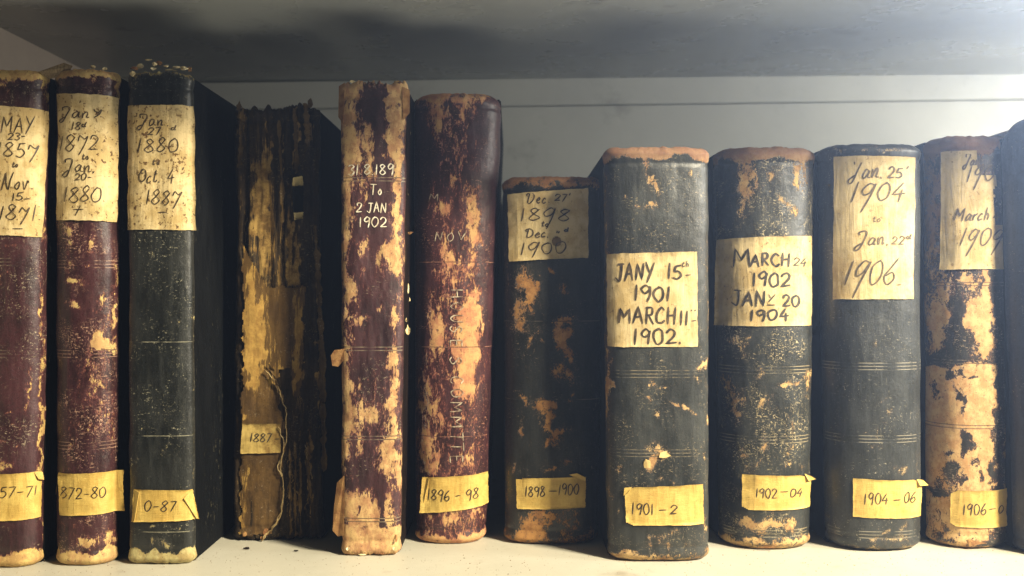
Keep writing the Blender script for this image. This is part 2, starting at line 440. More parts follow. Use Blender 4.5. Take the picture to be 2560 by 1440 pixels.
        if 'rot' in wear:
            pyv = 720 - F * (np.asarray(verts)[:, 2] - CAM_Z) / s.depth
            rot = np.clip((wear['rot'] - pyv) / 40, 0, 1)
        o = link(name, verts, fcs, mat, s.e, s.origin, attrs={'wear': w, 'rot': rot.ravel()})
        if keep is not None:
            bm = bmesh.new(); bm.from_mesh(o.data)
            bmesh.ops.delete(bm, geom=[v for v in bm.verts if not v.link_faces], context='VERTS')
            bm.to_mesh(o.data); bm.free()
        return o
    def boards(s, mat, dt=.0025, gap=0.0, mat2=None, rise=-.002):
        for side in (0, 1):
            xs0 = s.xb[side]; xs1 = s.xt[side]; sg = 1 if side else -1
            th = .0035
            z0, z1 = .0004, s.H + rise
            V = []
            for (z, x) in ((z0, xs0), (z1, xs0 + (xs1 - xs0) * z1 / s.H)):
                xo = x - sg * .0004; xi = xo - sg * th
                V += [(xo, s.y0 + s.b + gap, z), (xi, s.y0 + s.b + gap, z), (xi, s.back, z), (xo, s.back, z)]
            fc = [(0, 1, 2, 3), (7, 6, 5, 4), (0, 4, 5, 1), (1, 5, 6, 2), (2, 6, 7, 3), (3, 7, 4, 0)]
            if sg > 0: pass
            else: fc = [f[::-1] for f in fc]
            o = link('cover_board', V, fc, mat2 if (mat2 and side) else mat, s.e, s.origin, smooth=False)
            bm = bmesh.new(); bm.from_mesh(o.data); bmesh.ops.recalc_face_normals(bm, faces=bm.faces)
            bmesh.ops.bevel(bm, geom=list(bm.edges), offset=.0009, segments=2, affect='EDGES'); bm.to_mesh(o.data); bm.free()
        xi0 = max(s.xb[0], s.xt[0]) + .0045; xi1 = min(s.xb[1], s.xt[1]) - .0045
        V, fc = boxes([(xi0, xi1, s.y0 + s.b + .001, s.back - .006, .003, s.H - .006)])
        bevel(link('page_block', V, fc, PAGES, s.e, s.origin, smooth=False), .001, 1)
    def paper_quad(s, quad, mat, name='title_label', off=.00035, wob=1.6, n=36, m=44, lift=None, cut=None, label=None):
        (x00, y00), (x10, y10), (x11, y11), (x01, y01) = quad     # tl tr br bl in photograph pixels
        a = np.linspace(0, 1, n)[None].repeat(m, 0); b = np.linspace(0, 1, m)[:, None].repeat(n, 1)
        px = (1 - b) * ((1 - a) * x00 + a * x10) + b * ((1 - a) * x01 + a * x11)
        py = (1 - b) * ((1 - a) * y00 + a * y10) + b * ((1 - a) * y01 + a * y11)
        sd = s.seed * 13 + int(x00) + int(y00)
        ex = (2 * a - 1); ey = (2 * b - 1)
        px = px + np.sign(ex) * np.abs(ex) ** 8 * (fbm(b * 14, b * 0 + .5, sd, 4) - .5) * 2.4 * wob
        py = py + np.sign(ey) * np.abs(ey) ** 8 * (fbm(a * 11, a * 0 + .5, sd + 5, 4) - .5) * 2.4 * wob
        o_ = off + (fbm(a * 3, b * 4, sd + 2, 3) - .5) * .0003 + .0010 * np.maximum(np.abs(ex), np.abs(ey)) ** 14 * fbm(a * 6, b * 6, sd + 9, 3)
        if lift is not None: o_ = o_ + lift(a, b)
        V = s.surf(px, py, o_)
        kp = None
        if cut is not None:
            K = cut(a, b, px, py); kp = (K[:-1, :-1] & K[1:, :-1] & K[:-1, 1:] & K[1:, 1:])
        fc = [f[::-1] for f in grid_faces(n, m, kp)]
        o = link(name, V.reshape(-1, 3), fc, mat, s.e, s.origin, label=label)
        bm = bmesh.new(); bm.from_mesh(o.data)
        bmesh.ops.delete(bm, geom=[v for v in bm.verts if not v.link_faces], context='VERTS')
        bm.to_mesh(o.data); bm.free()
        return o
    def write(s, parent, lines, mat, off=.00062, pen=4.0, name='lettering', nib=.6, lift=None):
        V = []; Fc = []; k = 0
        for ln in lines:
            text, x0, x1, base, h = ln[:5]; kw = ln[5] if len(ln) > 5 else {}
            pw = kw.get('pen', pen) * .8
            for st in strokes_for(text, x0, x1, base, h, kw.get('slant', .15), kw.get('rot', 0), int(x0 + base)):
                if len(st) < 2: continue
                t = np.gradient(st, axis=0); t /= np.maximum(np.hypot(t[:, 0], t[:, 1]), 1e-6)[:, None]
                nn = np.stack([-t[:, 1], t[:, 0]], 1)
                wgt = .5 + .5 * np.abs(t[:, 1] * math.cos(nib) - t[:, 0] * math.sin(nib)) ** 1.3
                ends = np.minimum(np.arange(len(st)), np.arange(len(st))[::-1])
                wgt = wgt * np.where(ends == 0, .55, 1)
                wgt = wgt * (.85 + .3 * fbm(st[:, 0] / 9, st[:, 1] / 9, 3, 2))
                w = (pw * .5 * wgt)[:, None]
                A = st + nn * w; B = st - nn * w
                # extend caps a little
                A[0] -= t[0] * pw * .25; B[0] -= t[0] * pw * .25; A[-1] += t[-1] * pw * .25; B[-1] += t[-1] * pw * .25
                o_ = off + (k % 7) * .00001; k += 1
                a3 = s.surf(A[:, 0], A[:, 1], o_); b3 = s.surf(B[:, 0], B[:, 1], o_)
                b0 = len(V)
                for i in range(len(st)):
                    V.append(tuple(a3[i])); V.append(tuple(b3[i]))
                for i in range(len(st) - 1):
                    Fc.append((b0 + 2 * i, b0 + 2 * i + 2, b0 + 2 * i + 3, b0 + 2 * i + 1))
        o = link(name, V, Fc, mat, parent, s.origin)
        return o
    def flap(s, pts, mat, name='folded_corner', parent=None, lift=.0019, base=.0005):
        """a small turned-up piece: fan of photograph-pixel points with a lift for each"""
        V = [tuple(s.surf(np.array([x]), np.array([y]), base + l * lift)[0]) for x, y, l in pts]
        fc = [(0, i, i + 1) for i in range(1, len(V) - 1)]
        o = link(name, V, fc, mat, parent or s.e, s.origin, smooth=False)
        md = o.modifiers.new('thickness', 'SOLIDIFY'); md.thickness = .00025
        return o
    def bands(s, ys, d=.0021, n=3):
        return [float(s.z_of(y)) + (k - (n - 1) / 2) * d for y in ys for k in range(n)]

def scrap(name, center, size, mat, parent=None, origin=(0, 0, 0), seed=0, lie=0.0):
    """a thin torn chip of paper or leather, standing up (LIE 0) or lying flat (LIE 1)"""
    rng = random.Random(seed)
    n = 9; ph = rng.uniform(0, 6.28)
    ring = []
    for k in range(n):
        a = ph + 2 * math.pi * k / n; r = rng.uniform(.55, 1.1)
        ring.append((math.cos(a) * r, math.sin(a) * r))
    V = []
    tilt = rng.uniform(-.5, .5) + lie * math.pi / 2; bend = rng.uniform(-.4, .4)
    for t in (-.5, .5):
        for (x, z) in [(0, 0)] + ring:
            px, pz, py = x * size[0], z * size[2], t * .0005 + bend * x * x * size[1] + rng.uniform(-.1, .1) * size[1]
            py, pz = py * math.cos(tilt) - pz * math.sin(tilt), py * math.sin(tilt) + pz * math.cos(tilt)
            V.append((center[0] + px, center[1] + py, center[2] + pz))
    m = n + 1; fc = []
    for k in range(n):
        k2 = (k + 1) % n
        fc.append((0, 1 + k, 1 + k2)); fc.append((m, m + 1 + k2, m + 1 + k)); fc.append((1 + k, m + 1 + k, m + 1 + k2, 1 + k2))
    return link(name, V, fc, mat, parent, origin if parent else tuple(center), smooth=False)

# ------------------------------------------------------------------ the shelf compartment (setting)
def painted(name, c1, c2, rough, dirt=(.10, .09, .07), amount=.5, spec=.5):
    m = NT(name)
    c = m.coord()
    n = m.noise(c, 9, 5, .6); f = m.noise(c, 260, 4, .65); d = m.noise(m.coord((1, 1, 1), (3, 1, 2)), 22, 6, .65)
    colr = m.mix(m.ramp(n, .35, .65), c1, c2)
    colr = m.mix(m.ramp(d, .58, .74, 0, amount), colr, dirt)
    colr = m.mix(m.ramp(f, .62, .72, 0, .35 * amount), colr, dirt)
    m.bump(m.math('ADD', m.math('MULTIPLY', f, .3), m.math('MULTIPLY', n, .5)), .0006, .5)
    return m.out(colr, m.math('ADD', rough, m.math('MULTIPLY', m.math('SUBTRACT', n, .5), .3)), spec)
M_SHELF = painted('cream_shelf_paint', (.52, .50, .415), (.46, .44, .36), .5, (.24, .19, .13), amount=.7)
M_WALL = painted('grey_steel_paint', (.41, .41, .365), (.35, .35, .315), .42, amount=.35)
M_CEIL = painted('grey_steel_paint_glossy', (.42, .43, .39), (.35, .36, .33), .28, amount=.5)
M_SIDE = painted('brown_grey_steel_paint', (.40, .33, .27), (.34, .28, .23), .45, amount=.35)
YB = .25                          # back wall
ZC = .355                         # underside of the shelf above
XL = (277 - 1280) / F * (YB - CAM_Y)
def struct(name, bx, mat, bev=.0015):
    V, fc = boxes(bx)
    o = link(name, V, fc, mat, None, (0, 0, 0), smooth=False)
    o['kind'] = 'structure'
    return bevel(o, bev, 2) if bev else o
struct('shelf', [(XL - .02, 1.2, -.062, YB + .02, -.03, 0)], M_SHELF)
bw = struct('back_wall', [(XL - .02, 1.2, YB, YB + .015, .0005, ZC + .03)], M_WALL, 0)
ce = struct('shelf_above', [(XL - .02, 1.2, -.105, YB - .0005, ZC, ZC + .03)], M_CEIL)
sw = struct('side_wall', [(XL - .018, XL, -.06, YB - .001, .0006, ZC - .0006)], M_SIDE)
zr = CAM_Z + (720 - 268) / F * (YB - CAM_Y)
rail = struct('back_rail', [(XL + .001, 1.2, YB - .006, YB - .0004, zr, ZC - .0008)], M_WALL, .0012)
ce.rotation_euler = (0, math.radians(-.5), 0); ce.location.z = -.001

rail.rotation_euler = (0, math.radians(-.75), 0)

# ------------------------------------------------------------------ colours
MAROON = dict(dark=(.024, .009, .011), dark2=(.048, .017, .020), mid=(.24, .085, .065), worn=(.55, .36, .155), worn2=(.38, .20, .09))
BLACK = dict(dark=(.009, .010, .009), dark2=(.020, .021, .019), mid=(.11, .075, .045), worn=(.48, .30, .12), worn2=(.30, .16, .065))
OLD = ((.58, .455, .235), (.44, .315, .13))         # title label paper
STK = ((.62, .44, .12), (.51, .335, .08))         # year sticker paper

def sticker_mat(seed): return paper('year_sticker_paper', STK[0], STK[1], (.3, .17, .05), seed, .15, True, .55)
def title_mat(seed, amount=.5): return paper('title_label_paper', OLD[0], OLD[1], (.10, .05, .015), seed, amount)

# ------------------------------------------------------------------ 1: maroon volume of 1857-71 at the frame's edge
b = Book('maroon leather volume with tan worn joint, titled May 1857 to Nov 1871', (-52, 124), (-56, 108), 172, 1422, .013, 2.6, .003, .004, 1)
b.boards(BOARD_BLACK)
b.spine(leather('maroon_leather', **{**MAROON, 'worn': (.54, .38, .13), 'worn2': (.38, .23, .08)}, seed=1, lines=b.bands((655, 885)), amp=.8, scale=130), dict(base=.09,
    bands=[(150, 196, .75), (1386, 1450, .8)],
    blobs=[(118, 230, 12, 45, .5), (2, 215, 12, 18, .5), (110, 560, 9, 60, .35), (106, 760, 6, 90, .4), (104, 950, 6, 120, .42), (103, 1130, 7, 90, .45), (105, 1320, 5, 60, .35),
           (68, 965, 4, 60, .5, -6), (28, 610, 16, 5, .4), (25, 683, 8, 7, .4), (-2, 700, 10, 20, .35), (38, 885, 18, 4, .38, 30), (28, 877, 5, 4, .3), (12, 1035, 12, 5, .4), (38, 1068, 20, 4, .38),
           (5, 1160, 30, 16, .5), (48, 1118, 8, 6, .33, 40), (5, 1100, 10, 6, .3), (20, 1330, 12, 20, .2), (90, 1040, 14, 40, .16)]))
L = b.paper_quad([(-44, 262), (121, 272), (104, 592), (-44, 586)], title_mat(1, .5))
b.write(L, [('MAY', 2, 82, 331, 40), ('23', 20, 50, 350, 17), ('-', 52, 64, 346, 12), ('185%', -6, 92, 392, 36), ('to', 32, 46, 417, 14), ('#ov.', 4, 84, 474, 40), ('15', 30, 56, 501, 18), ('-', 58, 76, 502, 14),
            ('18%1.', -2, 104, 549, 38), ('_', 32, 58, 572, 5)], INK, pen=4.3)
L = b.paper_quad([(-44, 1185), (103, 1183), (101, 1300), (-44, 1303)], sticker_mat(1), 'year_sticker', .0004, 1.0)
b.write(L, [('1857-71', -36, 92, 1243, 26)], INK, off=.0006, pen=3.6)
b.flap([(84, 1183, 0), (103, 1186, .5), (103, 1206, 1), (92, 1202, .8)], sticker_mat(11), parent=L)
b.flap([(96, 175, 0), (150, 150, 1.5), (168, 158, 2), (160, 180, 1.2), (120, 190, .2)], PAGES, 'torn_flap', lift=.002)

# ------------------------------------------------------------------ 2: maroon volume of 1872-80
b = Book('narrow maroon leather volume titled 1872 to Jan 1880 with pink scuffs', (141, 300), (143, 294), 170, 1417, .014, 2.3, .003, .004, 2)
b.boards(BOARD_BLACK)
b.spine(leather('maroon_leather', **{**MAROON, 'worn': (.55, .40, .15), 'worn2': (.42, .25, .10)}, seed=2, lines=b.bands((660, 885, 1115)), amp=1.0, scale=130, fleck=0.575, fleck_col=(.42, .26, .18), rough=.36), dict(base=.14,
    bands=[(150, 190, .7), (1384, 1450, .8)],
    blobs=[(290, 212, 9, 25, .5), (168, 582, 16, 20, .45), (176, 612, 10, 8, .35), (228, 612, 9, 18, .5, -20), (236, 575, 6, 5, .35), (178, 660, 9, 5, .35), (222, 662, 12, 4, .4), (180, 706, 24, 9, .5, -25), (186, 762, 18, 7, .48, -15),
           (262, 740, 10, 12, .34), (240, 848, 9, 22, .5), (272, 868, 18, 16, .45), (262, 820, 22, 60, .22), (240, 950, 40, 70, .24), (272, 1070, 16, 50, .27), (290, 800, 5, 50, .4), (288, 700, 6, 60, .3), (185, 1110, 20, 60, .18), (230, 1060, 12, 9, .35),
           (220, 1350, 24, 14, .42), (272, 1360, 22, 36, .48), (180, 1320, 20, 14, .22), (212, 1345, 12, 12, .2)]))
L = b.paper_quad([(147, 233), (293, 237), (292, 553), (147, 550)], title_mat(2, .75))
b.write(L, [('$an', 152, 222, 296, 30), ('y', 232, 256, 284, 26), ('18', 180, 202, 325, 20), ('d', 204, 216, 318, 14), ('18%2.', 148, 260, 376, 38), ('to', 206, 221, 398, 15), ('$an,', 160, 240, 430, 34), ('20', 188, 216, 450, 16), ('-', 218, 230, 448, 12),
            ('1880.', 160, 264, 505, 38), ('-', 184, 214, 528, 10), ('/', 186, 206, 546, 34)], INK, pen=4.0)
L = b.paper_quad([(149, 1184), (298, 1182), (300, 1286), (151, 1290)], sticker_mat(2), 'year_sticker', .0004, 1.0, lift=lambda a, q: np.clip(a - .93, 0, 1) * .03)
b.write(L, [('1872-80', 140, 264, 1246, 27, dict(slant=.1))], INK, off=.0006, pen=3.6)
b.flap([(292, 1184, 0), (299, 1182, .6), (301, 1240, 1), (294, 1226, .3)], sticker_mat(12), parent=L)
for i, (x, y) in enumerate([(232, 168), (262, 172)]):
    scrap('paper_fragment', P(x, y, b.depth + .004), (.0022, .0015, .0012), SCRAP, b.e, b.origin, 30 + i)

# ------------------------------------------------------------------ 3: black volume of 1880-87
b = Book('black leather volume titled Jan 1880 to Oct 1887 with crumbled paper on its head', (323, 484), (324, 490), 178, 1413, .008, 3.4, .0025, .004, 3, rag=.0012)
b.boards(BOARD_BLACK)
b.spine(leather('black_leather', **{**BLACK, 'worn': (.42, .36, .16), 'worn2': (.30, .22, .08), 'mid': (.07, .065, .05)}, seed=3, lines=b.bands((855, 1090, 1330), n=1), amp=.8, scale=150, fleck=0.625, fleck_col=(.36, .34, .24), rough=.36), dict(base=.13,
    bands=[(150, 186, .45), (1377, 1450, .75)],
    blobs=[(336, 200, 14, 16, .25), (380, 640, 3, 30, .32, 12), (440, 800, 8, 6, .4), (485, 796, 7, 7, .4), (484, 840, 7, 5, .3), (330, 1148, 14, 14, .36), (412, 1125, 8, 14, .3, -25), (470, 860, 12, 5, .3), (356, 1075, 6, 5, .35),
           (392, 1312, 26, 6, .42), (380, 1352, 8, 14, .38), (412, 1358, 12, 12, .4), (455, 1326, 20, 5, .36), (486, 940, 4, 160, .2), (482, 1180, 4, 30, .3), (372, 780, 10, 8, .2), (440, 1130, 40, 60, .06)]))
L = b.paper_quad([(322, 263), (482, 263), (488, 575), (324, 574)], title_mat(3, .85))
b.write(L, [('$an', 346, 408, 316, 30), ('.', 418, 424, 315, 20), ('27', 370, 402, 337, 18), ('d', 428, 440, 326, 14), ('1880', 344, 446, 381, 34), ('to', 382, 399, 412, 15), ('@ct. 4', 346, 436, 456, 34), ("'", 452, 458, 440, 20),
            ('.188%.', 352, 464, 510, 35), ('-', 394, 420, 534, 8)], INK, pen=4.0)
L = b.paper_quad([(336, 1223), (480, 1226), (495, 1300), (331, 1306)], sticker_mat(3), 'year_sticker', .0004, 1.2)
b.write(L, [('0-87', 360, 440, 1277, 25)], INK_BLACK, off=.0006, pen=3.8)
b.flap([(478, 1226, 0), (460, 1246, .8), (486, 1300, .9), (494, 1300, .2)], sticker_mat(13), parent=L, lift=.0015)
b.flap([(338, 1224, 0), (352, 1230, .8), (340, 1303, .7), (331, 1306, .1)], sticker_mat(14), parent=L, lift=.0015)
for i, (x, y, w, h, dp) in enumerate([(336, 168, 16, 6, .004), (350, 163, 14, 8, .010), (370, 148, 16, 3, .012), (386, 158, 9, 8, .006), (399, 156, 14, 9, .012), (415, 163, 12, 5, .004), (440, 166, 14, 6, .010), (460, 168, 18, 8, .004), (474, 171, 8, 9, .009), (383, 170, 12, 5, .003), (425, 172, 22, 4, .014), (330, 182, 10, 9, .001)]):
    k = (b.depth + dp) / F
    scrap('paper_fragment', P(x, y + 2, b.depth + dp * .35), (w * k * .75, .003, h * k * .85), SCRAP if i % 4 else TAN, b.e, b.origin, 40 + i)

# ------------------------------------------------------------------ 4: broken volume without its spine
b = Book('broken volume with its spine torn off, bare page sections and loose binding thread', (590, 800), (588, 812), 262, 1352, .007, 4.5, .002, .003, 4, lump=.0012, rag=.004)
b.boards(BOARD_BLACK)
def ridges(px, py):
    x = px + (fbm(py / 130, px / 200, 5, 3) - .5) * 16
    low = np.clip((px - 712) / 10, 0, 1) * np.clip((py - 950) / 30, 0, 1)
    up = np.clip((px - 684) / 12, 0, 1) * np.clip((760 - py) / 120, 0, 1)
    r = (fbm(x / 6.5, py / 500, 44, 2) - .5) * .0034 * np.maximum(low, up * .8)
    r = r + (fbm(x / 15, py / 200, 45, 4) - .5) * .0050
    r = r - .003 * np.exp(-((x - 772) / 8) ** 2) - .0022 * np.exp(-((x - 612) / 7) ** 2) - .0016 * np.exp(-((x - 728) / 5) ** 2) * up
    return r
b.spine(leather('bare_page_folds', (.012, .008, .0045), (.034, .021, .009), (.10, .06, .02), (.42, .27, .085), (.19, .11, .035), seed=4, amp=.6, scale=110, stretch=.10, rough=.7, fleck=0.605, fleck_col=(.22, .16, .07), spec=.2),
    dict(base=.12, bands=[], blobs=[(648, 540, 22, 220, .55), (690, 620, 22, 180, .36), (722, 560, 6, 160, .4), (600, 300, 10, 40, .45), (768, 300, 8, 70, .45), (743, 320, 4, 60, .6), (740, 395, 7, 30, .45), (745, 640, 10, 100, .42), (735, 740, 24, 110, .28), (788, 620, 4, 60, .45), (796, 820, 5, 160, .5), (800, 1000, 5, 120, .42),
         (745, 950, 14, 70, .42), (722, 1220, 2, 120, .5), (731, 1200, 2.5, 140, .6), (742, 1220, 2.5, 130, .58), (753, 1180, 2, 160, .4), (770, 1200, 3, 130, .6), (782, 1250, 3, 90, .4), (706, 420, 4, 160, .3), (668, 420, 5, 160, .3), (772, 1120, 5, 40, .45), (600, 1180, 6, 60, .3), (610, 600, 4, 300, .3)]), extra=ridges)
def torn_edge(py):
    return np.interp(py, [600, 690, 740, 900, 915, 925, 960, 1050, 1110, 1180, 1235, 1300, 1345, 1360], [660, 756, 762, 762, 758, 700, 690, 712, 716, 708, 712, 704, 668, 650])
def keep_left(px, py):
    n = (fbm(px / 14, py / 20, 9, 4) - .5) * 26
    top = 712 + (fbm(px / 22, px * 0, 12, 3) - .5) * 40 - np.clip(668 - px, 0, 60) * 1.5
    left = 608 + (fbm(py / 16, py * 0, 14, 3) - .5) * 16 - np.clip((py - 900) / 40, 0, 6)
    tongue = (np.abs(px - 742) < 16 + n * .3 - np.clip((py - 930) / 8, 0, 14)) & (py < 990 + n)
    return ((px < torn_edge(py) + n) | tongue) & (py > top) & (px > left) & (py < 1338 + n * .5)
rem = b.spine(leather('brown_leather_remnant', (.060, .033, .011), (.11, .062, .018), (.16, .09, .025), (.48, .30, .08), (.33, .19, .05), seed=14, amp=.7, scale=70, stretch=.12, rough=.65, fleck=0.645, spec=.25),  # lighter than the spine above: lamplight below the shelf's shadow put into its colour
    dict(base=.36, bands=[(930, 1340, -.10)], blobs=[(630, 830, 22, 150, .40), (640, 940, 16, 60, .30), (690, 800, 40, 90, .02), (745, 830, 14, 120, .22), (742, 950, 14, 40, .3), (660, 1000, 44, 40, -.25), (612, 1045, 8, 8, .4), (616, 1180, 12, 40, .24), (604, 1300, 8, 50, .3), (670, 1220, 24, 80, -.15), (648, 1250, 10, 26, -.3), (690, 950, 8, 40, .4, -20), (725, 900, 6, 60, -.3)]),
    name='torn_spine_leather', off=.0016, keep=keep_left)
L = b.paper_quad([(611, 1058), (704, 1058), (704, 1130), (606, 1133)], paper('stained_sticker_paper', (.46, .33, .10), (.20, .12, .03), seed=4, amount=.4), 'year_sticker', .0026, 1.2)
b.write(L, [('1887', 628, 680, 1103, 21), ('-', 688, 704, 1102, 16)], INK_BLACK, off=.0028, pen=3.8)
def bpath(pts, off, b=b):
    q = smooth_poly(pts, 8); q = q + np.stack([(fbm(np.arange(len(q)) * .45, np.zeros(len(q)), 31, 3) - .5) * 9, np.zeros(len(q))], 1); o_ = off + .0006 * np.sin(np.arange(len(q)) * .5)
    return [tuple(p) for p in b.surf(q[:, 0], q[:, 1], o_)]
THREAD = plain('binding_thread', (.42, .32, .15), (.26, .17, .06), .7, 400)
for pts, r in [([(668, 925), (690, 955), (708, 1000), (718, 1040), (716, 1110), (704, 1155), (708, 1200), (712, 1235), (700, 1290), (676, 1325), (660, 1345)], .0003),
               ([(700, 1065), (707, 1090), (710, 1130), (698, 1160), (706, 1190)], .0003), ([(712, 1220), (706, 1270), (690, 1310), (668, 1332), (656, 1350)], .0004), ([(766, 1110), (772, 1150), (780, 1195)], .0003)]:
    V, fc = tube(bpath(pts, .0034), r, 6, None)
    link('binding_thread', V, fc, THREAD, b.e, b.origin)
for i, (x, y, w, h) in enumerate([(664, 1330, 12, 18), (612, 1335, 10, 14), (655, 1345, 8, 10)]):
    k = b.depth / F
    scrap('torn_flap', P(x, y, b.depth - .002), (w * k * .6, .002, h * k * .6), TAN, b.e, b.origin, 60 + i)
STRIP = leather('frayed_lining_strip', (.10, .06, .02), (.16, .10, .035), (.24, .15, .05), (.46, .32, .11), (.34, .21, .065), seed=24, stretch=.12, rough=.75, spec=.15)
for x0, y0, x1, y1, w in [(740, 272, 746, 440, 9), (766, 258, 772, 372, 12), (786, 560, 796, 770, 7), (795, 760, 802, 1010, 8), (800, 1000, 804, 1180, 6), (676, 905, 712, 1010, 9), (612, 268, 606, 420, 8), (700, 300, 712, 560, 7), (728, 1120, 730, 1335, 5), (741, 1100, 742, 1340, 5), (753, 1140, 754, 1338, 4), (768, 1120, 778, 1250, 6)]:
    b.paper_quad([(x0 - w / 2, y0), (x0 + w / 2, y0 + 6), (x1 + w / 2, y1 - 8), (x1 - w / 2, y1)], STRIP, 'torn_strip', .0030, 5.0, 7, 40, lift=lambda a, q, k=x0: (fbm(q * 5, a * 0 + k, 3, 3) - .4) * .003)
for q in ([(738, 447), (761, 443), (762, 466), (737, 468)], [(740, 534), (762, 532), (762, 548), (741, 552)]):
    b.paper_quad(q, paper('tag_scrap_paper', (.55, .44, .20), (.33, .24, .09), seed=8), 'paper_fragment', .0062, 1.5, 8, 8)
b.paper_quad([(736, 470), (763, 468), (762, 530), (738, 532)], BOARD_BLACK, 'leather_patch', .0058, 1.2, 10, 16)
for i, (x, y) in enumerate([(598, 258), (765, 258), (775, 250)]):
    scrap('paper_fragment', P(x, y + 8, b.depth - .001), (.002, .002, .0035), TAN_DARK, b.e, b.origin, 70 + i)

# ------------------------------------------------------------------ 5: maroon volume lettered in white, ends 2 Jan 1902
b = Book('ragged maroon and tan volume hand lettered in white on its spine, ends 2 Jan 1902', (851, 1018), (857, 1002), 200, 1391, .008, 3.4, .002, .003, 5, lump=.0009, rag=.0022)
b.boards(BOARD_BROWN, gap=.0008)
sp5 = b.spine(leather('maroon_leather', **MAROON, seed=5, lines=b.bands((448, 872, 1095, 1300), n=2), amp=1.1, scale=170, stretch=.38, rough=.5, fleck=0.625), dict(base=.25,
    bands=[(180, 252, .48), (1318, 1450, .62)],
    blobs=[(878, 320, 22, 66, .42), (925, 335, 22, 55, .42), (928, 405, 14, 46, .40), (884, 390, 14, 40, .36), (986, 285, 20, 66, .50), (974, 360, 18, 40, .44), (994, 405, 9, 80, .42), (936, 265, 24, 50, -.75), (950, 350, 13, 90, -.5), (905, 345, 6, 60, -.3), (962, 218, 3, 20, -.4),
           (868, 505, 14, 110, .5), (912, 478, 12, 40, .32), (930, 425, 12, 18, .2), (990, 535, 11, 80, .45), (978, 632, 26, 28, .62), (912, 612, 10, 26, .5, -8), (988, 675, 10, 14, .45), (876, 722, 17, 26, .45), (862, 660, 7, 500, .32), (953, 766, 8, 15, .42), (988, 778, 9, 34, .45),
           (906, 802, 16, 14, .48), (984, 895, 13, 17, .5), (867, 955, 14, 66, .45), (900, 955, 7, 16, .42), (984, 995, 10, 70, .6), (918, 1035, 20, 26, .48, -20), (878, 1035, 15, 34, .42), (868, 1113, 15, 44, .42), (904, 1118, 8, 34, .40), (972, 1130, 20, 56, .55), (952, 1172, 16, 22, .42), (992, 1190, 9, 34, .35),
           (895, 1205, 34, 34, -.12), (878, 1268, 30, 36, .5), (925, 1290, 40, 44, .5), (972, 1262, 12, 34, .48), (895, 1278, 6, 10, -.7), (958, 1290, 7, 50, -.7), (950, 1195, 12, 28, -.4), (940, 820, 30, 90, -.18), (940, 540, 26, 70, -.3), (900, 900, 30, 40, -.15)]))
b.write(sp5, [('31.8.189', 871, 984, 437, 26, dict(slant=.02)), ('To', 926, 955, 486, 26, dict(slant=.0)), ('2 JAN', 891, 966, 531, 24, dict(slant=.05)), ('1902', 898, 968, 567, 25, dict(slant=0))], INK_WHITE, off=.0004, pen=4.2)
for pts, lf in [([(862, 872, 0), (842, 876, 1), (834, 890, 1), (838, 915, 1), (850, 918, .5), (862, 900, 0)], .001), ([(862, 1190, 0), (846, 1210, .6), (840, 1270, 1), (836, 1330, 1), (850, 1345, .6), (862, 1340, 0)], .001),
                ([(862, 205, 0), (850, 212, .5), (851, 290, 1), (860, 310, .3)], .001), ([(1004, 215, 0), (1020, 222, .5), (1019, 280, .8), (1006, 300, .2)], .001)]:
    b.flap(pts, TAN, 'torn_flap', lift=lf)
for i, (x, y, w, h, dp) in enumerate([(1024, 335, 4, 14, .03), (1022, 362, 5, 10, .03), (1020, 425, 6, 10, .03), (1019, 486, 5, 7, .02), (1026, 582, 11, 7, .02), (1020, 720, 4, 24, .02), (1024, 748, 3, 12, .02), (1016, 800, 3, 10, .015), (1020, 826, 8, 24, .015), (1012, 672, 8, 8, .02)]):
    d = b.depth + .005 + dp; k = d / F
    scrap('torn_flap', P(x, y, d), (w * k * .7, .004, h * k * .6), SCRAP if i not in (4, 9) else TAN, b.e, b.origin, 80 + i)
for i, (x, y, w, h) in enumerate([(985, 1372, 12, 10), (955, 1384, 12, 5), (870, 1372, 8, 8), (990, 1345, 6, 20), (880, 204, 14, 6), (1000, 206, 10, 6), (905, 1386, 20, 4)]):
    k = b.depth / F
    scrap('torn_flap', P(x, y, b.depth + .0005), (w * k * .6, .0016, h * k * .6), TAN if i % 2 else SCRAP, b.e, b.origin, 95 + i)

